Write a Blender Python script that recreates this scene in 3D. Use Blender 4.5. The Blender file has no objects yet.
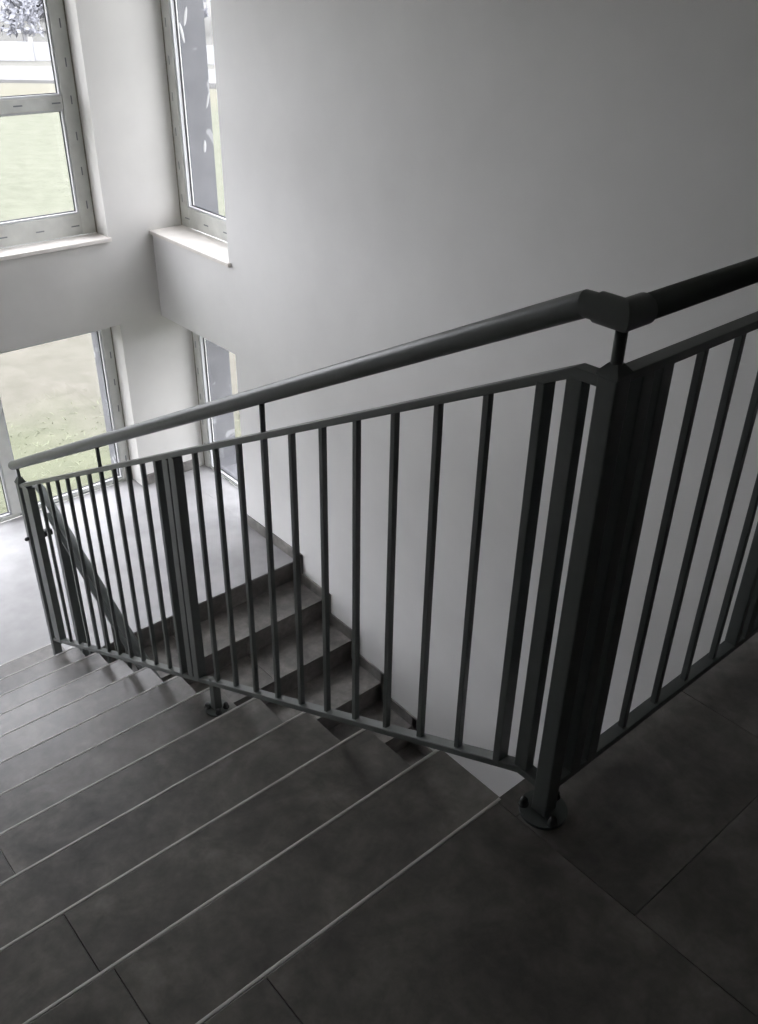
import bpy, bmesh, math, random
from mathutils import Vector, Matrix
random.seed(4)
COL = bpy.context.scene.collection
G, H = 0.30, 0.15533            # going and riser of both flights
W = 1.665                       # right wall
XL = -1.63                      # left wall
LY = 4.83                       # far wall, inner face
YM = 3.288                      # landing edge above the lower flight
ZL = -12 * H                    # landing level
TOP = 2.95                      # ceiling
PI = math.pi

# ------------------------------------------------------------------ materials
def new_mat(name):
    m = bpy.data.materials.new(name); m.use_nodes = True
    nt = m.node_tree; b = nt.nodes['Principled BSDF']
    return m, nt, b
def ramp(nt, fac, stops):
    r = nt.nodes.new('ShaderNodeValToRGB'); nt.links.new(fac, r.inputs[0])
    e = r.color_ramp.elements
    e[0].position, e[0].color = stops[0][0], (*stops[0][1], 1)
    e[1].position, e[1].color = stops[-1][0], (*stops[-1][1], 1)
    for p, c in stops[1:-1]:
        k = e.new(p); k.color = (*c, 1)
    return r.outputs[0]
def noise(nt, scale, detail=4, rough=0.55, vec=None, dist=0.0):
    n = nt.nodes.new('ShaderNodeTexNoise'); n.inputs['Scale'].default_value = scale
    n.inputs['Detail'].default_value = detail; n.inputs['Roughness'].default_value = rough
    n.inputs['Distortion'].default_value = dist
    if vec is not None: nt.links.new(vec, n.inputs['Vector'])
    return n.outputs['Fac']
def geo_pos(nt):
    return nt.nodes.new('ShaderNodeNewGeometry').outputs['Position']
def bump(nt, b, h, strength, dist=0.002):
    k = nt.nodes.new('ShaderNodeBump'); k.inputs['Strength'].default_value = strength
    k.inputs['Distance'].default_value = dist
    nt.links.new(h, k.inputs['Height']); nt.links.new(k.outputs[0], b.inputs['Normal'])
def plain(name, col, rough=0.5, metal=0.0, var=0.0, scale=8, bmp=0.0):
    m, nt, b = new_mat(name)
    b.inputs['Roughness'].default_value = rough; b.inputs['Metallic'].default_value = metal
    p = geo_pos(nt); f = noise(nt, scale, vec=p)
    lo = tuple(max(0, c * (1 - var)) for c in col); hi = tuple(min(1, c * (1 + var)) for c in col)
    nt.links.new(ramp(nt, f, [(0.3, lo), (0.7, hi)]), b.inputs['Base Color'])
    if bmp: bump(nt, b, noise(nt, scale * 12, vec=p), bmp)
    return m
M = {}
M['plaster'] = plain('white plaster', (0.80, 0.795, 0.785), 0.9, var=0.035, scale=2.2, bmp=0.12)
M['farwall'] = plain('shade grey plaster', (0.67, 0.66, 0.635), 0.9, var=0.05, scale=2.6, bmp=0.12)  # plaster darkened: shade of the backlit far wall put into its colour
M['low_bounce'] = plain('low bounce plaster', (0.52, 0.515, 0.50), 0.95, var=0.08, scale=2)  # greyed so the unseen left wall and ceiling bounce less light
M['concrete'] = plain('light absorbing concrete', (0.25, 0.25, 0.245), 0.9, var=0.08, scale=3)  # dark so the unseen hall and back walls soak up light
M['rail'] = plain('grey green paint', (0.128, 0.143, 0.140), 0.38, var=0.07, scale=20)
M['cap'] = plain('black plastic', (0.03, 0.033, 0.035), 0.4, var=0.1)
M['bolt'] = plain('dark bolt cap', (0.06, 0.063, 0.065), 0.25, metal=0.3, var=0.1)
M['steel'] = plain('zinc bolt', (0.42, 0.43, 0.44), 0.35, metal=0.8, var=0.1)
M['strip'] = plain('pale trim strip', (0.76, 0.745, 0.72), 0.5, var=0.10, scale=12)
M['pvc'] = plain('filmed frame', (0.69, 0.70, 0.665), 0.5, var=0.09, scale=9)
M['bead'] = plain('white glazing bead', (0.62, 0.63, 0.64), 0.4, var=0.02)
M['seal'] = plain('aged sealant', (0.30, 0.28, 0.23), 0.8, var=0.3, scale=25)
M['daub'] = plain('dried adhesive', (0.42, 0.42, 0.42), 0.9, var=0.1)
M['mark'] = plain('print on film', (0.22, 0.24, 0.25), 0.5, var=0.2)
M['gasket'] = plain('black gasket', (0.05, 0.05, 0.055), 0.6)
M['sill'] = plain('pale stone', (0.80, 0.765, 0.72), 0.35, var=0.05, scale=14)
M['grout'] = plain('grout', (0.12, 0.115, 0.108), 0.9, var=0.1)
def tile_mat(name, k=1.0, mot=0.62, spec=1.0, ro=0.24):
    m, nt, b = new_mat(name)
    p = geo_pos(nt)
    at = nt.nodes.new('ShaderNodeAttribute'); at.attribute_name = 'tone'
    off = nt.nodes.new('ShaderNodeVectorMath'); off.operation = 'SCALE'; off.inputs['Scale'].default_value = 37.0
    nt.links.new(at.outputs['Vector'], off.inputs[0])
    ad = nt.nodes.new('ShaderNodeVectorMath'); ad.operation = 'ADD'
    nt.links.new(p, ad.inputs[0]); nt.links.new(off.outputs[0], ad.inputs[1])
    v = ad.outputs[0]
    n1 = noise(nt, 4.2, 8, 0.62, v, 0.5); n2 = noise(nt, 19, 6, 0.65, v, 0.3)
    c1 = ramp(nt, n1, [(0.30, (0.086*k, 0.082*k, 0.080*k)), (0.52, (0.165*k, 0.157*k, 0.148*k)), (0.72, (0.275*k, 0.260*k, 0.242*k))])
    c2 = ramp(nt, n2, [(0.25, (mot, mot, mot)), (0.75, (2-mot, 1.97-mot, 1.94-mot))])
    mx = nt.nodes.new('ShaderNodeMix'); mx.data_type = 'RGBA'; mx.blend_type = 'MULTIPLY'; mx.inputs['Factor'].default_value = 1
    nt.links.new(c1, mx.inputs[6]); nt.links.new(c2, mx.inputs[7])
    nt.links.new(mx.outputs[2], b.inputs['Base Color'])
    rr = nt.nodes.new('ShaderNodeMapRange'); rr.inputs['To Min'].default_value = ro; rr.inputs['To Max'].default_value = ro+0.18; b.inputs['Specular IOR Level'].default_value = spec
    nt.links.new(n2, rr.inputs['Value']); nt.links.new(rr.outputs[0], b.inputs['Roughness'])
    bump(nt, b, n2, 0.08, 0.001)
    return m
M['tile'] = tile_mat('cement look tile')
M['dusty'] = plain('dusty pale screed', (0.355, 0.352, 0.355), 0.5, var=0.20, scale=3.4)
def glass_mat():
    m, nt, b = new_mat('window glass'); nt.nodes.remove(b)
    out = nt.nodes['Material Output']
    t = nt.nodes.new('ShaderNodeBsdfTransparent'); t.inputs[0].default_value = (0.965, 0.96, 0.965, 1)
    g = nt.nodes.new('ShaderNodeBsdfGlossy'); g.inputs['Roughness'].default_value = 0.02
    lw = nt.nodes.new('ShaderNodeLayerWeight'); lw.inputs['Blend'].default_value = 0.5
    pw = nt.nodes.new('ShaderNodeMath'); pw.operation = 'POWER'; pw.inputs[1].default_value = 5.0
    nt.links.new(lw.outputs['Facing'], pw.inputs[0])
    f = nt.nodes.new('ShaderNodeMath'); f.operation = 'MULTIPLY_ADD'; f.inputs[1].default_value = 0.96; f.inputs[2].default_value = 0.035
    nt.links.new(pw.outputs[0], f.inputs[0])
    s = nt.nodes.new('ShaderNodeMixShader')
    nt.links.new(f.outputs[0], s.inputs[0]); nt.links.new(t.outputs[0], s.inputs[1]); nt.links.new(g.outputs[0], s.inputs[2])
    nt.links.new(s.outputs[0], out.inputs[0]); return m
M['glass'] = glass_mat()
def eps_mat():
    m, nt, b = new_mat('graphite insulation'); p = geo_pos(nt)
    a = ramp(nt, noise(nt, 5, 4, vec=p), [(0.3, (0.115, 0.118, 0.128)), (0.7, (0.16, 0.163, 0.172))])
    s = ramp(nt, noise(nt, 6.5, 2, 0.5, p, 0.6), [(0.62, (0, 0, 0)), (0.66, (1, 1, 1))])
    mx = nt.nodes.new('ShaderNodeMix'); mx.data_type = 'RGBA'
    nt.links.new(s, mx.inputs[0]); nt.links.new(a, mx.inputs[6]); mx.inputs[7].default_value = (0.3, 0.305, 0.31, 1)
    nt.links.new(mx.outputs[2], b.inputs['Base Color']); b.inputs['Roughness'].default_value = 0.9
    return m
M['eps'] = eps_mat()
def ground_mat():
    m, nt, b = new_mat('field'); b.inputs['Roughness'].default_value = 1.0
    b.inputs['Specular IOR Level'].default_value = 0.1
    p = geo_pos(nt)
    dp = nt.nodes.new('ShaderNodeVectorMath'); dp.operation = 'DOT_PRODUCT'
    dp.inputs[1].default_value = (0.660, 0.751, 0); nt.links.new(p, dp.inputs[0])
    wob = noise(nt, 0.5, 4, vec=p)
    md = nt.nodes.new('ShaderNodeMath'); md.operation = 'MULTIPLY_ADD'; md.inputs[1].default_value = 3.0
    nt.links.new(wob, md.inputs[0]); nt.links.new(dp.outputs['Value'], md.inputs[2])
    dv = nt.nodes.new('ShaderNodeMath'); dv.operation = 'DIVIDE'; dv.inputs[1].default_value = 60.0
    nt.links.new(md.outputs[0], dv.inputs[0])
    gr = (0.092, 0.098, 0.066); di = (0.099, 0.095, 0.079); la = (0.104, 0.109, 0.083); ye = (0.118, 0.114, 0.088); gy = (0.115, 0.115, 0.108)
    base = ramp(nt, dv.outputs[0], [(0.0, gr), (0.170, gr), (0.195, di), (0.30, di), (0.36, la), (0.66, la), (0.74, ye), (1.0, gy)])
    st = nt.nodes.new('ShaderNodeTexWave'); st.inputs['Scale'].default_value = 0.35; st.inputs['Distortion'].default_value = 5
    st.inputs['Detail'].default_value = 3
    mp = nt.nodes.new('ShaderNodeMapping'); mp.inputs['Rotation'].default_value = (0, 0, -0.85)
    nt.links.new(p, mp.inputs[0]); nt.links.new(mp.outputs[0], st.inputs['Vector'])
    c2 = ramp(nt, st.outputs['Fac'], [(0, (0.975, 0.975, 0.97)), (1, (1.02, 1.02, 1.02))])
    c3 = ramp(nt, noise(nt, 3.0, 6, 0.7, p), [(0.25, (0.78, 0.80, 0.76)), (0.75, (1.2, 1.18, 1.2))])
    prev = base
    for c in (c2, c3):
        mx = nt.nodes.new('ShaderNodeMix'); mx.data_type = 'RGBA'; mx.blend_type = 'MULTIPLY'; mx.inputs['Factor'].default_value = 1
        nt.links.new(prev, mx.inputs[6]); nt.links.new(c, mx.inputs[7]); prev = mx.outputs[2]
    nt.links.new(prev, b.inputs['Base Color'])
    return m
M['ground'] = ground_mat()
M['road'] = plain('pale gravel road', (0.125, 0.125, 0.123), 1.0, var=0.1, scale=1)
M['fence'] = plain('white fence panel', (0.27, 0.273, 0.278), 0.9, var=0.05, scale=1)
M['bark'] = plain('bark', (0.16, 0.16, 0.17), 0.9, var=0.2, scale=2)
M['birch'] = plain('birch bark', (0.4, 0.4, 0.41), 0.9, var=0.2, scale=2)
M['leaf'] = plain('haze grey foliage', (0.20, 0.205, 0.225), 1.0, var=0.1, scale=0.9)  # distance haze mixed into the pale foliage colour
M['rust'] = plain('rust coloured foliage', (0.36, 0.19, 0.10), 1.0, var=0.3, scale=0.9)
M['grass'] = plain('grass blades', (0.145, 0.157, 0.10), 0.9, var=0.3, scale=3)

# ------------------------------------------------------------------ mesh helpers
def box(bm, x0, x1, y0, y1, z0, z1, bev=0.0, mi=0, tone=None):
    mat = Matrix.Translation(((x0+x1)/2, (y0+y1)/2, (z0+z1)/2)) @ Matrix.Diagonal((abs(x1-x0), abs(y1-y0), abs(z1-z0), 1))
    r = bmesh.ops.create_cube(bm, size=1.0, matrix=mat)
    vs = r['verts']; fs = set(f for v in vs for f in v.link_faces)
    if bev > 0:
        es = list(set(e for v in vs for e in v.link_edges))
        q = bmesh.ops.bevel(bm, geom=es, offset=bev, segments=2, affect='EDGES', profile=0.5)
        fs = set(f for f in q['faces']); 
        for v in q['verts']: fs |= set(v.link_faces)
    for f in fs: f.material_index = mi
    if tone is not None:
        lay = bm.loops.layers.float_color.get('tone') or bm.loops.layers.float_color.new('tone')
        for f in fs:
            for l in f.loops: l[lay] = (tone[0], tone[1], tone[2], 1)
    return vs
def prism(bm, prof, x0, x1, axis='x', mi=0):
    """extrude a closed yz (axis x) or xz (axis y) profile"""
    P = (lambda a, b, t: (t, a, b)) if axis == 'x' else (lambda a, b, t: (a, t, b))
    A = [bm.verts.new(P(a, b, x0)) for a, b in prof]; B = [bm.verts.new(P(a, b, x1)) for a, b in prof]
    n = len(prof); fs = [bm.faces.new(A), bm.faces.new(B[::-1])]
    for i in range(n): fs.append(bm.faces.new((A[i], B[i], B[(i+1) % n], A[(i+1) % n])))
    for f in fs: f.material_index = mi
def tube(bm, pts, radii, seg=20, caps=True, sharp=False, mi=0):
    pts = [Vector(p) for p in pts]
    if not hasattr(radii, '__len__'): radii = [radii]*len(pts)
    rings = []
    d0 = (pts[1]-pts[0]).normalized()
    up = Vector((0, 0, 1)) if abs(d0.z) < 0.9 else Vector((1, 0, 0))
    for i, p in enumerate(pts):
        a = (p-pts[i-1]).normalized() if i else (pts[1]-p).normalized()
        b = (pts[i+1]-p).normalized() if i < len(pts)-1 else a
        t = (a+b).normalized(); k = 1.0/max(0.5, t.dot(a))
        s = t.cross(up).normalized(); u = s.cross(t).normalized()
        m = (b-a)
        ring = []
        for j in range(seg):
            an = 2*PI*j/seg; o = s*math.cos(an)+u*math.sin(an)
            if m.length > 1e-4:
                mm = m.normalized(); o = o + mm*(o.dot(mm))*(k-1)
            ring.append(bm.verts.new(p+o*radii[i]))
        rings.append(ring)
    for i in range(len(rings)-1):
        for j in range(seg):
            f = bm.faces.new((rings[i][j], rings[i][(j+1) % seg], rings[i+1][(j+1) % seg], rings[i+1][j])); f.smooth = True; f.material_index = mi
    for i in range(1, len(rings)-1):
        if sharp:
            for j in range(seg):
                e = bm.edges.get((rings[i][j], rings[i][(j+1) % seg]))
                if e: e.smooth = False
    if caps:
        for r, p, d in ((rings[0], pts[0], (pts[0]-pts[1]).normalized()), (rings[-1], pts[-1], (pts[-1]-pts[-2]).normalized())):
            try: f = bm.faces.new(r); f.material_index = mi
            except ValueError: pass
def link(name, bm, mats, parent=None, recalc=True):
    if recalc: bmesh.ops.recalc_face_normals(bm, faces=bm.faces[:])
    me = bpy.data.meshes.new(name); bm.to_mesh(me); bm.free()
    if not isinstance(mats, (list, tuple)): mats = [mats]
    for m in mats: me.materials.append(m)
    o = bpy.data.objects.new(name, me); COL.objects.link(o)
    if parent is not None: o.parent = parent
    return o
def NB(): return bmesh.new()
def struct(o): o['kind'] = 'structure'; return o
def thing(name, label, cat, group=None):
    o = bpy.data.objects.new(name, None); COL.objects.link(o); o.empty_display_size = 0.1
    o['label'] = label; o['category'] = cat
    if group: o['group'] = group
    return o
def tag(o, label, cat, group=None):
    o['label'] = label; o['category'] = cat
    if group: o['group'] = group
    return o
def rt(): return (random.random(), random.random(), random.random())

# ------------------------------------------------------------------ walls
XO = 2.17; YO = 5.17            # outer faces
Z0 = -3.80
# right wall: solid to y=3.87, then two window bays with a spandrel between them
YR = 3.875; SP0, SP1 = -0.575, 0.0; WT = 2.2
bm = NB()
box(bm, W, 1.95, -7.0, YR, Z0, TOP)
box(bm, W, 1.95, YR, LY, SP0, SP1)
box(bm, W, 1.95, YR, LY, WT, TOP)
box(bm, W, 1.95, YR, LY, Z0, ZL-0.03)
struct(link('wall_right', bm, M['plaster']))
# far wall: window bay from x=-1.345 to 1.345, pillar, lower bay
XW = 1.345
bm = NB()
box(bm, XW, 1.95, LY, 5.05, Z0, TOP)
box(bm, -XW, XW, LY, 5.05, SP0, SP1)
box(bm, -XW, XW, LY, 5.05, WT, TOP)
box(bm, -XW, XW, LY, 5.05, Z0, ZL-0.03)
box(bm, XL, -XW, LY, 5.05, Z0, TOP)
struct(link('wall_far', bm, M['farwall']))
bm = NB(); box(bm, XL-0.2, XL, -0.3, YO, Z0, TOP); box(bm, -6.0, XL, -0.3, -0.1, -0.3, TOP); box(bm, XL-0.2, XL, -3.3, -0.3, Z0, -0.28); struct(link('wall_left', bm, M['low_bounce']))
bm = NB(); box(bm, -6.2, -6.0, -7.0, -0.1, -0.3, TOP); struct(link('wall_absorber', bm, M['concrete']))  # unseen hall, added to absorb light behind the camera
bm = NB(); box(bm, -6.2, 1.95, -7.2, -7.0, -0.3, TOP); box(bm, XL-0.2, 1.95, -3.5, -3.3, Z0, -0.28); struct(link('wall_back', bm, M['concrete']))  # back of the added hall, and the wall of the storey below
bm = NB(); box(bm, XL-0.2, XO, -0.3, YO, TOP, TOP+0.2); box(bm, -6.2, XO, -7.2, -0.3, TOP, TOP+0.2); struct(link('ceiling', bm, M['low_bounce']))
# graphite insulation boards on the outside, seen as jambs through the glass
bm = NB()
box(bm, 1.95, XO, -7.2, YR+0.03, Z0, TOP)
box(bm, 1.95, XO, YR+0.03, LY-0.045, SP0-0.02, SP1-0.02)
box(bm, 1.95, XO, YR+0.03, LY-0.045, WT, TOP)
box(bm, 1.95, XO, YR+0.03, LY-0.045, Z0, ZL-0.06)
box(bm, 1.95, XO, LY-0.045, YO, Z0, TOP)
struct(link('trim_1', bm, M['eps']))
XJ = 1.318
bm = NB()
box(bm, XJ, 1.95, 5.05, YO, Z0, TOP)
box(bm, -XJ, XJ, 5.05, YO, SP0-0.02, SP1-0.02)
box(bm, -XJ, XJ, 5.05, YO, WT, TOP)
box(bm, -XJ, XJ, 5.05, YO, Z0, ZL-0.06)
box(bm, 1.268, XJ, 5.052, YO-0.001, ZL-0.06, SP0-0.02); box(bm, -XJ, -1.268, 5.052, YO-0.001, ZL-0.06, SP0-0.02)
box(bm, XL, -XJ, 5.05, YO, Z0, TOP)
struct(link('trim_2', bm, M['eps']))

# ------------------------------------------------------------------ windows
def window(name, axis, a0, a1, z0, z1, d0, jamb, head, sillh, mull=(), trans=(), mw=0.085, tw=0.075, depth=0.058, marks=True, bead=0.012, side=1):
    """axis 'x': lies in an xz plane at y=d0 (inner face); 'y': in a yz plane at x=d0"""
    def B(bm, p0, p1, q0, q1, e0, e1, bev=0.0, mi=0):
        if axis == 'x': box(bm, p0, p1, d0+e0, d0+e1, q0, q1, bev, mi)
        else: box(bm, d0+e0, d0+e1, p0, p1, q0, q1, bev, mi)
    root = bpy.data.objects.new(name, None); COL.objects.link(root); root['kind'] = 'structure'
    bm = NB()
    B(bm, a0, a0+jamb, z0, z1, 0, depth, 0.003); B(bm, a1-jamb, a1, z0, z1, 0, depth, 0.003)
    B(bm, a0+jamb, a1-jamb, z0, z0+sillh, 0.0005, depth, 0.004); B(bm, a0+jamb, a1-jamb, z1-head, z1, 0.0005, depth, 0.004)
    for c in mull: B(bm, c-mw/2, c+mw/2, z0+sillh, z1-head, 0.0005, depth, 0.004)
    cols = [a0+jamb] + [v for c in mull for v in (c-mw/2, c+mw/2)] + [a1-jamb]
    cells = []
    for i in range(0, len(cols), 2):
        zs = [z0+sillh] + [v for t in trans for v in (t-tw/2, t+tw/2)] + [z1-head]
        for t in trans: B(bm, cols[i], cols[i+1], t-tw/2, t+tw/2, 0.001, depth, 0.004)
        for j in range(0, len(zs), 2): cells.append((cols[i], cols[i+1], zs[j], zs[j+1]))
    if marks:   # printed dashes on the protective film
        z = z0+0.16
        while z < z1-0.1:
            for a in (a0+jamb*0.42, a1-jamb*0.42):
                B(bm, a-0.004, a+0.004, z, z+0.05, -0.0007, 0.0, 0, 1)
            z += 0.21
        for zz in [z0+sillh*0.45] + list(trans):
            a = a0+0.12
            while a < a1-0.1:
                B(bm, a, a+0.055, zz-0.004, zz+0.004, -0.0007, 0.0015, 0, 1); a += 0.24
    fr = link('window_frame', bm, [M['pvc'], M['mark']], root)
    bm = NB()
    for (u0, u1) in ((a0, a0+0.007), (a1-0.007, a1)): B(bm, u0, u1, z0+0.001, z1-0.001, -0.004, 0.0)
    link('sealing_strip', bm, M['seal'], root)
    bm = NB(); gk = NB(); gl = NB()
    for (p0, p1, q0, q1) in cells:
        e = bead
        for (u0, u1, w0, w1) in ((p0, p0+e, q0, q1), (p1-e, p1, q0, q1), (p0+e, p1-e, q0, q0+e), (p0+e, p1-e, q1-e, q1)):
            B(bm, u0, u1, w0, w1, 0.008, 0.040)
        k = e+0.005
        for (u0, u1, w0, w1) in ((p0+e, p0+k, q0+e, q1-e), (p1-k, p1-e, q0+e, q1-e), (p0+k, p1-k, q0+e, q0+k), (p0+k, p1-k, q1-k, q1-e)):
            B(gk, u0, u1, w0, w1, 0.032, 0.041)
        B(gl, p0, p1, q0, q1, 0.042, 0.045)
    link('glazing_bead', bm, M['bead'], root); link('gasket', gk, M['gasket'], root)
    link('pane', gl, M['glass'], root)
    return root
FY = 4.99
w1 = window('window_1', 'x', -XW, XW, 0.025, WT, FY, 0.100, 0.12, 0.135, mull=(0.0,), trans=(0.828,), mw=0.14)
w2 = window('window_2', 'y', YR, LY, 0.025, WT, 1.895, 0.098, 0.12, 0.13)
w3 = window('window_3', 'x', -XW, XW, ZL, SP0, FY, 0.075, 0.06, 0.03, mull=(-0.445, 0.445), mw=0.085)
w4 = window('window_4', 'y', YR, LY, ZL, SP0, 1.895, 0.085, 0.06, 0.014)
# sills
bm = NB(); box(bm, -XW, XW, LY-0.025, FY, SP1, SP1+0.025, 0.004); box(bm, XW-0.01, XW+0.014, LY-0.025, LY-0.0005, SP1, SP1+0.025, 0.003)
box(bm, -XW-0.014, -XW+0.01, LY-0.025, LY-0.0005, SP1, SP1+0.025, 0.003)
link('window_sill', bm, M['sill'], w1)
bm = NB(); box(bm, W-0.024, 1.895, YR+0.002, LY, SP1, SP1+0.025, 0.004)
box(bm, W-0.024, W-0.0005, YR-0.03, YR+0.01, SP1, SP1+0.025, 0.003)
link('window_sill', bm, M['sill'], w2)

for x, z, w, hh, a in ((2.035, 1.29, .011, .055, .25), (2.000, 1.20, .011, .06, -.2), (2.150, .80, .010, .05, .3), (2.10, .52, .012, .04, .1)):
    bm = NB(); bmesh.ops.create_uvsphere(bm, u_segments=14, v_segments=8, radius=1.0,
        matrix=Matrix.Translation((x, LY-0.0455, z)) @ Matrix.Rotation(a, 4, 'Y') @ Matrix.Diagonal((w, 0.004, hh, 1)))
    link('adhesive_daub', bm, M['daub'], w2)

# ------------------------------------------------------------------ floors
TT = 0.012
def tiles(bm, xs, ys, z, gap=0.0018):
    for x0, x1 in zip(xs, xs[1:]):
        for y0, y1 in zip(ys, ys[1:]):
            box(bm, x0+gap/2, x1-gap/2, y0+gap/2, y1-gap/2, z-TT, z, 0.0012, 0, rt())
def strip(bm, x0, x1, y, z, s=1):
    """pale edging on a nosing; s=+1: the edge faces +y"""
    a, b = (y-0.0040, y+0.0045) if s > 0 else (y-0.0045, y+0.0035)
    box(bm, x0, x1, a, b, z-0.013, z+0.0008, 0.002)
# upper floor
bm = NB()
tiles(bm, [XL, -1.38, -0.745, -0.11], [-3.3, -2.93, -2.29, -1.65, -1.01, -0.37-0.32, -0.0040], 0)
tiles(bm, [-0.11, 0.53, 1.17, W], [-3.3, -2.93, -2.29, -1.65, -1.01, -0.375, -0.058], 0)
box(bm, -0.11+0.001, 0.0, -0.0575, 0.004, -TT, 0, 0.001, 0, (0.2, 0.7, 0.4))
box(bm, XL, 0.0, -3.3, -0.009, -0.28, -TT+0.0004, 0, 1); box(bm, 0.0, W, -3.3, -0.070, -0.28, -TT+0.0004, 0, 1)
box(bm, -6.0, W, -7.0, -3.3, -0.28, -0.001, 0, 0, rt()); box(bm, -6.0, XL, -3.3, -0.3, -0.28, -0.001, 0, 0, rt())  # floor of the added hall
box(bm, XL, 0.0, -0.010, 0.0, -0.28, -TT-0.002, 0, 2); box(bm, 0.0, W, -0.075, -0.065, -0.28, -TT-0.002, 0, 2)
up_floor = struct(link('floor', bm, [M['tile'], M['grout'], M['plaster']]))
bm = NB(); strip(bm, XL, -0.098, 0, 0); link('nosing_strip', bm, M['strip'], up_floor)
# landing
bm = NB()
box(bm, XL, W, 11*G, FY, ZL-TT, ZL, 0.001, 0, (.3, .6, .2)); box(bm, W, 1.895, YR, LY, ZL-TT, ZL, 0, 0, (.3, .6, .2))
box(bm, 0.045, W, YM-0.010, 11*G+0.001, ZL-TT, ZL, 0.001, 0, (.3, .6, .2))
box(bm, XL, W, 11*G+0.004, FY, ZL-0.2, ZL-TT+0.0004, 0, 1)
box(bm, W, 1.895, YR, LY, ZL-0.03, ZL-TT+0.0004, 0, 1)
struct(link('floor', bm, [M['dusty'], M['grout']]))
# ground floor
bm = NB()
tiles(bm, [XL, -1.2, -0.6, 0.0, 0.6, 1.2, W], [-3.3+0.6*i for i in range(14)]+[LY], -24*H)
box(bm, XL, W, -3.3, LY, Z0, -24*H-TT+0.0004, 0, 1)
struct(link('floor', bm, [M['tile'], M['grout']]))

# ------------------------------------------------------------------ stair flights
def flight(label, x0, x1, down, ystart, ztop, joints, with_strip):
    """down=+1 descends towards +y, -1 towards -y"""
    root = thing('stair_flight', label, 'stairs')
    root.location = (0, 0, 0)
    Y = lambda t: ystart + down*t
    # solid sloping slab under the steps
    pts = [(0.0, -0.28)]
    pts.append((0.0, -H-TT))
    for k in range(1, 12):
        pts.append((k*G-0.004, -k*H-TT))
        pts.append((k*G-0.004, -(k+1)*H-TT if k < 11 else -12*H+0.002))
    pts.append((11*G-0.004, -11*H-0.20)); 
    bm = NB(); prism(bm, [(Y(a), ztop+b) for a, b in pts], x0, x1 - (0.015 if down > 0 else 0))
    link('sloping_slab', bm, M['plaster'], root)
    for k in range(1, 12):
        z = ztop-k*H; ya, yb = Y((k-1)*G), Y(k*G)
        lo, hi = min(ya, yb), max(ya, yb)
        if down > 0: hi += (-0.0040 if with_strip else 0.012)
        else: lo -= 0.012
        bm = NB(); js = joints(k); tiles(bm, js, [lo, hi], z, 0.002)
        t = link('tread', bm, M['tile'], root)
        if with_strip:
            bm = NB(); strip(bm, x0, x1, yb, z); link('nosing_strip', bm, M['strip'], t)
    for k in range(0, 12):
        zt = ztop-k*H-TT-0.0005; zb = ztop-(k+1)*H
        y = Y(k*G); bm = NB()
        a, b = (y-0.003, y+0.005) if down > 0 else (y-0.005, y+0.003)
        js = joints(k+1)
        for p, q in zip(js, js[1:]): box(bm, p+0.001, q-0.001, a, b, zb+0.0005, zt, 0.001, 0, rt())
        link('riser', bm, M['tile'], root)
    return root
flight('upper flight of grey tiled steps with pale edge lines, going down to the landing', XL+0.004, 0.015, 1, 0.0, 0.0,
       lambda k: [XL+0.004, -0.925 if k % 3 else -1.18, 0.015], True)
flight('lower flight of grey tiled steps behind the sloping railing, along the white wall', 0.045, W-0.004, -1, YM, ZL,
       lambda k: [0.045, 0.70 if k % 2 else 1.05, W-0.004], False)

# ------------------------------------------------------------------ baseboards
bm = NB()
box(bm, XW+0.001, W, LY-0.011, LY-0.0005, ZL, ZL+0.085, 0.002, 0, rt())
box(bm, W, 1.80, LY-0.011, LY-0.0005, ZL, ZL+0.085, 0.002, 0, rt())
struct(link('baseboard_far', bm, M['tile']))
bm = NB(); s0, s1 = W-0.011, W-0.0005
box(bm, s0, s1, YM-0.085, YR, ZL, ZL+0.085, 0.002, 0, rt())
for k in range(1, 12):
    z = ZL-k*H; ya = YM-(k-1)*G
    box(bm, s0, s1, ya-0.085, ya-0.007, z, z+H+0.0845, 0.002, 0, rt())
    box(bm, s0, s1, ya-G-0.084 if k < 11 else ya-G, ya-0.086, z, z+0.085, 0.002, 0, rt())
struct(link('baseboard_right', bm, M['tile']))
bm = NB(); s0, s1 = XL+0.0005, XL+0.011
box(bm, s0, s1, 11*G+0.01, FY, ZL, ZL+0.085, 0.002, 0, rt())
for k in range(1, 12):
    z = -k*H; box(bm, s0, s1, (k-1)*G+0.05, k*G, z, z+0.085, 0.002, 0, rt()); box(bm, s0, s1, (k-1)*G+0.006, (k-1)*G+0.049, z, z+H+0.085, 0.002, 0, rt())
box(bm, s0, s1, -0.28, 0.0, 0, 0.085, 0.002, 0, rt())
struct(link('baseboard_left', bm, M['tile']))
bm = NB(); box(bm, W-0.011, W-0.0005, -3.29, 0.0, 0, 0.085, 0.002, 0, rt()); struct(link('baseboard_upper', bm, M['tile']))

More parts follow.
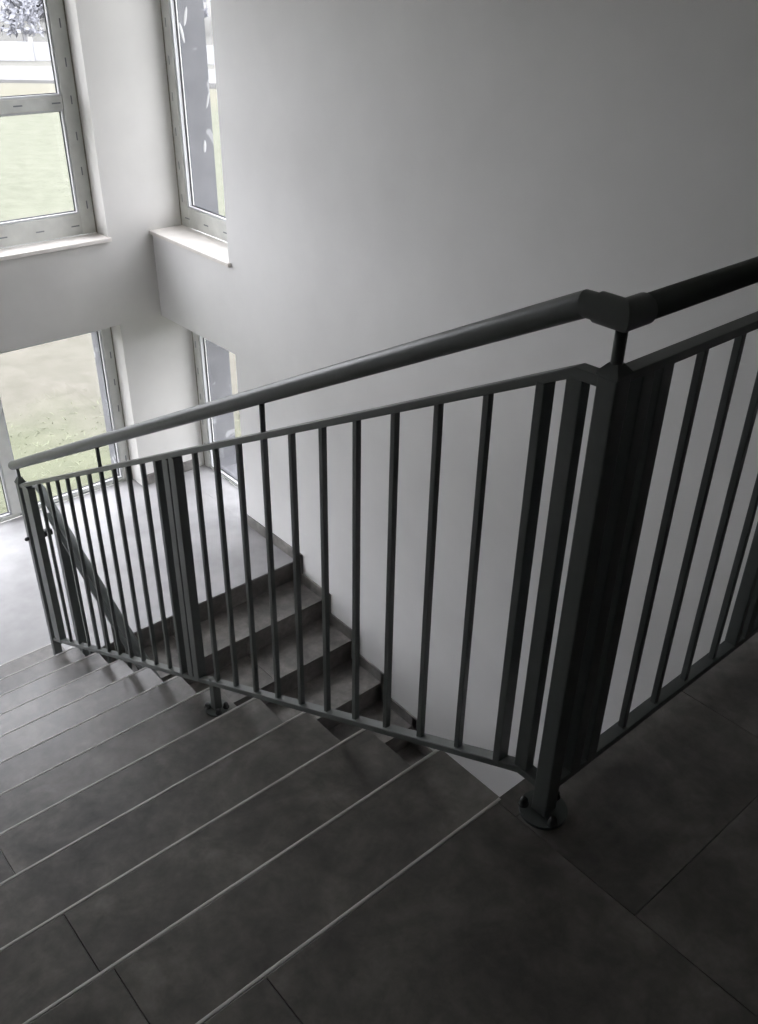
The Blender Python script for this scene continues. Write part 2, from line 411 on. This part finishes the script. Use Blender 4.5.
# ------------------------------------------------------------------ railings
S = H/G
def bar(name, root, x, y, wx, wy, z0, z1, mat='rail', bev=0.002):
    bm = NB(); box(bm, x-wx/2, x+wx/2, y-wy/2, y+wy/2, z0, z1, bev); return link(name, bm, M[mat], root)
def cyl(bm, p, q, r, seg=16, mi=0): tube(bm, [p, q], r, seg, mi=mi)
def flange(post, x, y, z, r, ang=0.0, n=3):
    bm = NB(); cyl(bm, (x, y, z), (x, y, z+0.008), r, 28)
    bp = link('base_plate', bm, M['rail'], post)
    return bp
def anchors(post, x, y, z, r, angs):
    for a in angs:
        px, py = x+r*math.cos(a), y+r*math.sin(a)
        bm = NB()
        tube(bm, [(px, py, z+0.008), (px, py, z+0.011), (px, py, z+0.012), (px, py, z+0.022), (px, py, z+0.027), (px, py, z+0.030)],
             [0.012, 0.012, 0.0095, 0.0095, 0.007, 0.002], 12, mi=0)
        link('anchor_bolt', bm, M['bolt'], post)
def pyramid(name, root, x, y, z, w, hh):
    bm = NB(); b = w/2+0.002
    box(bm, x-b, x+b, y-b, y+b, z, z+0.006, 0.001)
    lo = [bm.verts.new((x+sx*b, y+sy*b, z+0.006)) for sx, sy in ((-1, -1), (1, -1), (1, 1), (-1, 1))]
    t = 0.009; hi = [bm.verts.new((x+sx*t, y+sy*t, z+0.006+hh)) for sx, sy in ((-1, -1), (1, -1), (1, 1), (-1, 1))]
    for i in range(4): bm.faces.new((lo[i], lo[(i+1) % 4], hi[(i+1) % 4], hi[i]))
    bm.faces.new(hi)
    return link(name, bm, M['rail'], root)

RX, RY = -0.05, -0.085          # the two railing planes meet on the corner post
RW, RT = 0.031, 0.018           # rail section
ZT, ZB, ZH = 1.048, 0.090, 1.143
HR = 0.0226
# ---- stair railing of the upper flight
R1 = thing('stair_railing', 'grey metal railing sloping down along the upper stair flight from the corner post', 'railing')
def sloped(name, root, xc, a, yA, yB, flat_to=None, fz=None, sgn=1):
    """flat bar whose top runs z = a - S*sgn*y from yA to yB, ending level to flat_to"""
    top = []
    if flat_to is not None: top.append((flat_to, fz))
    top += [(yA, a-S*yA), (yB, a-S*yB)]
    vt = RT/math.cos(math.atan(S))
    bot = [(y, z-vt) for y, z in top[::-1]]
    bm = NB(); prism(bm, top+bot, xc-RW/2, xc+RW/2)
    bmesh.ops.recalc_face_normals(bm, faces=bm.faces[:])
    bmesh.ops.bevel(bm, geom=bm.edges[:], offset=0.0015, segments=1, affect='EDGES')
    return link(name, bm, M['rail'], root)
AT, AB = 1.036, 0.084
YE = 3.165                      # lower end of the railing
sloped('top_rail', R1, RX, AT, -0.014, YE, RY+0.02, ZT-0.004)
sloped('bottom_rail', R1, RX, AB, -0.012, YE-0.005, RY+0.02, ZB)
zt = lambda y: min(AT-S*y, ZT-0.004)-RT*0.9
zb = lambda y: min(AB-S*y, ZB)-RT*0.3
YEL = -0.010
bm = NB()
tube(bm, [(RX, YE+0.037, ZH-S*(YE+0.037)), (RX, YE+0.025, ZH-S*(YE+0.025)), (RX, YEL, ZH-S*YEL), (RX, -0.048, ZH-S*YEL+0.001)], [HR*0.86, HR, HR, HR], 28, sharp=True)
link('handrail', bm, M['rail'], R1)
# corner sleeve
bm = NB(); zc = ZH-S*YEL+0.001
tube(bm, [(RX, -0.036, zc), (RX, RY, zc), (RX+0.052, RY, zc)], HR+0.0036, 28, sharp=True)
link('elbow_fitting', bm, M['rail'], R1)
ys = [0.183+0.1305*k for k in range(10)] + [1.739+0.1255*k for k in range(10)]
for y in ys: bar('baluster', R1, RX, y, 0.015, 0.015, zb(y), zt(y), bev=0.0012)
for y, wx, wy in ((0.052, 0.032, 0.020), (-0.016, 0.026, 0.034), (1.490, 0.034, 0.038), (1.540, 0.030, 0.038), (1.612, 0.034, 0.020), (3.030, 0.035, 0.080)):
    bar('stile', R1, RX, y, wx, wy, zb(y), zt(y))
# corner post
PW = 0.040
def corner_post(root, x, y, z0, z1):
    p = bar('post', root, x, y, PW, PW, z0+0.008, z1, bev=0.003)
    flange(p, x, y, z0, 0.054)
    pyramid('post_cap', p, x, y, z1, PW, 0.016)
    return p
p = corner_post(R1, RX, RY, 0.0, 1.048)
anchors(p, RX, RY, 0.0, 0.045, (math.radians(125), math.radians(245), math.radians(5)))
bm = NB(); cyl(bm, (RX, RY, 1.066), (RX, RY, zc-HR), 0.0105); link('handrail_bracket', bm, M['rail'], R1)
# end post
EY = 3.13
p = bar('post', R1, RX, EY, PW, PW, -11*H+0.008, 1.036-S*EY+0.004, bev=0.003)
flange(p, RX, EY, -11*H, 0.050); anchors(p, RX, EY, -11*H, 0.038, (math.radians(150), math.radians(-30)))
pyramid('post_cap', p, RX, EY, 1.036-S*EY+0.004, PW, 0.028)
for y, z0 in ((0.9665, zt(0.9665)), (2.1155, zt(2.1155)), (EY, 1.036-S*EY+0.03)):
    bm = NB(); cyl(bm, (RX, y, z0), (RX, y, ZH-S*y-HR*0.7), 0.0075); link('handrail_bracket', bm, M['rail'], R1)
# middle support leg
MY = 1.385
p = bar('post', R1, RX, MY, 0.030, 0.030, -5*H+0.008, zb(MY)+0.006, bev=0.002)
flange(p, RX, MY, -5*H, 0.044); anchors(p, RX, MY, -5*H, 0.034, (math.radians(142), math.radians(-38), math.radians(250)))
# through bolt with ball ends tying the two end posts
bm = NB(); zc2 = -0.895
tube(bm, [(RX-0.040, EY, zc2), (RX-0.036, EY, zc2), (RX-0.028, EY, zc2), (RX-0.022, EY, zc2), (RX-0.020, EY, zc2), (RX+0.0999, EY, zc2)],
     [0.004, 0.009, 0.011, 0.009, 0.009, 0.009], 14)
link('tie_bolt', bm, M['cap'], R1)
bm = NB(); box(bm, RX+0.050, RX+0.0998, EY-0.016, EY+0.016, zc2-0.016, zc2+0.016, 0.004); link('spacer', bm, M['cap'], R1)

# ---- guard railing at the edge of the upper floor
R2 = thing('guard_railing', 'dark level railing on the upper floor edge, running right from the corner post', 'railing')
xe = W-0.003
def flat_rail(name, root, z):
    bm = NB(); box(bm, RX+PW/2, xe, RY-RW/2, RY+RW/2, z-RT, z, 0.0015); return link(name, bm, M['rail'], root)
flat_rail('top_rail', R2, ZT+0.004); flat_rail('bottom_rail', R2, ZB)
bm = NB(); tube(bm, [(RX+0.045, RY, zc), (xe, RY, zc)], HR, 28); link('handrail', bm, M['rail'], R2)
for k in range(4): bar('baluster', R2, 0.2195+0.1285*k, RY, 0.015, 0.015, ZB-0.004, ZT-0.006, bev=0.0012)
for k in range(6): bar('baluster', R2, 0.935+0.1285*k, RY, 0.015, 0.015, ZB-0.004, ZT-0.006, bev=0.0012)
for x, wx, wy in ((0.030, 0.034, 0.030), (0.086, 0.034, 0.032), (0.700, 0.020, 0.032), (0.760, 0.034, 0.030), (0.815, 0.034, 0.030)):
    bar('stile', R2, x, RY, wx, wy, ZB-0.004, ZT-0.006)
p = bar('post', R2, 1.0, RY, 0.030, 0.030, 0.008, ZB-0.010, bev=0.002)
flange(p, 1.0, RY, 0.0, 0.044); anchors(p, 1.0, RY, 0.0, 0.034, (0.5, 2.6, 4.7))
for x in (0.61, 1.19):
    bm = NB(); cyl(bm, (x, RY, ZT), (x, RY, zc-HR*0.7), 0.0075); link('handrail_bracket', bm, M['rail'], R2)
bm = NB(); cyl(bm, (W-0.006, RY, zc), (W-0.0005, RY, zc), 0.036, 24); link('wall_flange', bm, M['rail'], R2)

# ---- railing of the lower flight
R3 = thing('stair_railing', 'grey metal railing of the lower flight, seen through the bars of the upper railing', 'railing')
LX = 0.085; OFF = ZL - S*(-YM)*(-1)          # nosing line of the lower flight: z = ZL - S*(YM - y)
lz = lambda y, a: ZL - S*(YM-y) + a
def sl3(name, a, y0, y1):
    vt = RT/math.cos(math.atan(S)); prof = [(y0, lz(y0, a)), (y1, lz(y1, a)), (y1, lz(y1, a)-vt), (y0, lz(y0, a)-vt)]
    bm = NB(); prism(bm, prof, LX-RW/2, LX+RW/2)
    bmesh.ops.recalc_face_normals(bm, faces=bm.faces[:])
    bmesh.ops.bevel(bm, geom=bm.edges[:], offset=0.0015, segments=1, affect='EDGES'); return link(name, bm, M['rail'], R3)
sl3('top_rail', 1.04, 0.15, 3.235); sl3('bottom_rail', 0.084, 0.15, 3.235)
bm = NB(); tube(bm, [(LX, 0.05, lz(0.05, 1.143)), (LX, 3.27, lz(3.27, 1.143)), (LX, 3.33, lz(3.27, 1.143)+0.004)], [HR, HR, HR], 24); link('handrail', bm, M['rail'], R3)
y = 0.32
k = 0
while y < 3.02:
    if abs(y-1.6) > 0.13: bar('baluster', R3, LX, y, 0.015, 0.015, lz(y, 0.078), lz(y, 1.026), bev=0.0012)
    y += 0.128
for y, wy in ((0.18, 0.034), (1.55, 0.035), (1.60, 0.035), (1.67, 0.020), (3.10, 0.034), (3.145, 0.02)):
    bar('stile', R3, LX, y, 0.032, wy, lz(y, 0.078), lz(y, 1.026))
for y, kk in ((EY, 1), (0.24, 11)):
    z0 = ZL-kk*H
    p = bar('post', R3, LX, y, PW, PW, z0+0.008, lz(y, 1.045), bev=0.003)
    flange(p, LX, y, z0, 0.034); pyramid('post_cap', p, LX, y, lz(y, 1.045), PW, 0.028)
    bm = NB(); cyl(bm, (LX, y, lz(y, 1.06)), (LX, y, lz(y, 1.125)), 0.0075); link('handrail_bracket', bm, M['rail'], R3)
for y in (1.09, 2.11):
    bm = NB(); cyl(bm, (LX, y, lz(y, 1.03)), (LX, y, lz(y, 1.13)), 0.0075); link('handrail_bracket', bm, M['rail'], R3)

# ------------------------------------------------------------------ outside
GZ = -3.86
def outp(d, s): return (0.660*d + 0.751*s, 0.751*d - 0.660*s)   # d metres ahead of the stair, s metres to the right
bm = NB()
bmesh.ops.create_grid(bm, x_segments=60, y_segments=60, size=160, matrix=Matrix.Translation((40, 60, GZ)))
for v in bm.verts:
    d = v.co.x*0.660+v.co.y*0.751
    if d > 12: v.co.z += 0.12*math.sin(v.co.x*0.31)*math.cos(v.co.y*0.23)
for f in bm.faces: f.smooth = True
struct(link('ground', bm, M['ground']))
bm = NB()
rows = []
for i in range(41):
    s = -100+5*i
    a = outp(46.8+0.4*math.sin(s*0.05), s); b = outp(52.2+0.5*math.sin(s*0.06+1), s)
    rows.append([bm.verts.new((a[0], a[1], GZ+0.16)), bm.verts.new((b[0], b[1], GZ+0.20)), bm.verts.new((b[0], b[1], GZ-0.3)), bm.verts.new((a[0], a[1], GZ-0.3))])
for r, q in zip(rows, rows[1:]):
    for j in range(4): bm.faces.new((r[j], r[(j+1) % 4], q[(j+1) % 4], q[j]))
bm.faces.new(rows[0]); bm.faces.new(rows[-1][::-1])
struct(link('road', bm, M['road']))
fr = thing('fence', 'low white fence of panels and posts across the far field behind the upper left window', 'fence')
ang = math.atan2(-0.660, 0.751)
pb = NB()
for i in range(24):
    s = -36+3*i; x, y = outp(57, s+1.5)
    m = Matrix.Translation((x, y, GZ+0.50)) @ Matrix.Rotation(ang, 4, 'Z') @ Matrix.Diagonal((2.8, 0.06, 1.0, 1))
    bmesh.ops.create_cube(pb, size=1, matrix=m)
link('panel', pb, M['fence'], fr)
for i in range(25):
    s = -36+3*i; x, y = outp(57, s)
    q = NB(); m = Matrix.Translation((x, y, GZ+0.55)) @ Matrix.Rotation(ang, 4, 'Z') @ Matrix.Diagonal((0.2, 0.2, 1.35, 1))
    bmesh.ops.create_cube(q, size=1, matrix=m); link('post', q, M['fence'], fr)
def tree(d, s, hgt, kind, label, grp='trees beyond the far field'):
    x, y = outp(d, s); root = thing('tree', label, 'tree', grp)
    root.location = (x, y, GZ-0.1)
    rnd = random.Random(int(d*100+s*10)); bm = NB(); r = hgt*0.016
    tube(bm, [(0, 0, 0), (rnd.uniform(-.2, .2), 0, hgt*.35), (rnd.uniform(-.4, .4), rnd.uniform(-.3, .3), hgt*.7), (rnd.uniform(-.4, .4), 0, hgt)], [r*1.5, r, r*.6, r*.1], 8)
    for i in range(16):
        z = hgt*rnd.uniform(.3, .92); a = rnd.uniform(0, 6.28); L = (hgt-z)*.45+.4
        tube(bm, [(0, 0, z), (L*.6*math.cos(a), L*.6*math.sin(a), z+L*.45), (L*math.cos(a), L*math.sin(a), z+L*.8)], [r*.4, r*.22, r*.06], 5)
    link('trunk', bm, M['birch'] if kind == 'birch' else M['bark'], root)
    bm = NB(); n = 6500 if kind != 'birch' else 700
    for i in range(n):
        z = hgt*(0.10+0.9*rnd.random()**1.1)
        rad = (hgt*0.19)*(1.12-z/hgt)**.7*(1 if kind == 'conifer' else 1.15)*math.sqrt(rnd.random()); a = rnd.uniform(0, 6.28)
        c = Vector((rad*math.cos(a), rad*math.sin(a), z)); e = rnd.uniform(.16, .42)*min(1, hgt/8)
        u = Vector((rnd.gauss(0, 1), rnd.gauss(0, 1), rnd.gauss(0, 1))).normalized(); v = u.orthogonal().normalized()
        bm.faces.new([bm.verts.new(c+u*e), bm.verts.new(c+v*e*.6), bm.verts.new(c-u*e), bm.verts.new(c-v*e*.6)])
    link('foliage', bm, M['rust'] if kind == 'rust' else M['leaf'], root, recalc=False)
side = {0: 'left part', 1: 'middle', 2: 'right part'}
T = [(80, -46, 12, 'broad'), (80, -36.5, 13, 'broad'), (80, -27, 12, 'broad'), (80, -17.5, 13, 'broad'), (80, -8, 12, 'broad'),
     (94, -51, 15, 'broad'), (94, -41.5, 14, 'conifer'), (94, -32, 15, 'broad'), (94, -22.5, 15, 'broad'), (94, -13, 14, 'conifer'), (94, -3, 15, 'broad'),
     (69, -25.6, 6.5, 'birch'), (69, -30.5, 6.0, 'birch'), (72, -23.5, 1.7, 'rust')]
for d, s, hh, kd in T:
    tree(d, s, hh, kd, {'broad': 'hazy grey broad tree beyond the far white fence', 'birch': 'pale trunked tree beyond the far white fence',
                        'conifer': 'narrow dark tree beyond the far white fence', 'rust': 'small orange bush beyond the far white fence, seen through the upper left window'}[kd])
# grass growing at the foot of the building
bm = NB(); rnd = random.Random(9)
for i in range(3200):
    x = rnd.uniform(-0.5, 5.2); y = rnd.uniform(7.0, 10.6)+rnd.gauss(0, .25)
    if rnd.random() > 0.35+0.65*abs(math.sin(x*1.7+y)): continue
    hgt = rnd.uniform(.012, .045); a = rnd.uniform(0, 6.28); w = 0.012
    dx, dy = math.cos(a)*w, math.sin(a)*w; lx, ly = rnd.gauss(0, .09), rnd.gauss(0, .09)
    bm.faces.new([bm.verts.new((x-dx, y-dy, GZ-.02)), bm.verts.new((x+dx, y+dy, GZ-.02)), bm.verts.new((x+lx, y+ly, GZ+hgt))])
g = link('grass', bm, M['grass'], recalc=False); tag(g, 'rough green grass below the tall lower window', 'grass'); g['kind'] = 'stuff'

# ------------------------------------------------------------------ light
wd = bpy.data.worlds.new('overcast'); bpy.context.scene.world = wd; wd.use_nodes = True
nt = wd.node_tree; bg = nt.nodes['Background']
tc = nt.nodes.new('ShaderNodeTexCoord'); sp = nt.nodes.new('ShaderNodeSeparateXYZ'); nt.links.new(tc.outputs['Generated'], sp.inputs[0])
c = ramp(nt, sp.outputs['Z'], [(0.0, (0.80, 0.82, 0.87)), (0.10, (0.95, 0.965, 1.01)), (1.0, (0.99, 1.005, 1.06))])
nt.links.new(c, bg.inputs[0]); bg.inputs[1].default_value = 1.0
# ------------------------------------------------------------------ camera
cam = bpy.data.cameras.new('camera'); co = bpy.data.objects.new('camera', cam); COL.objects.link(co)
Rr = [[0.7575091036076248, -0.6526116071449489, 0.016674776498046214], [-0.3308398478190579, -0.40578636976802374, -0.8519873339466683], [0.5627832202959107, 0.6398714811039602, -0.5232967940119535]]
r0, r1, r2 = [Vector(r) for r in Rr]
m = Matrix((r0, -r1, -r2)).transposed().to_4x4(); m.translation = Vector((-1.24587, -0.8684, 1.62292))
co.matrix_world = m
cam.sensor_fit = 'HORIZONTAL'; cam.sensor_width = 36; cam.lens = 902.73/758*36; cam.clip_start = 0.02; cam.clip_end = 500
sc = bpy.context.scene; sc.camera = co
sc.view_settings.view_transform = 'Standard'; sc.view_settings.look = 'None'; sc.view_settings.gamma = 1
sc.view_settings.use_curve_mapping = False
sc.view_settings.exposure = 3.05
sc.cycles.max_bounces = 16; sc.cycles.diffuse_bounces = 10; sc.cycles.transparent_max_bounces = 16
sc.cycles.use_denoising = True
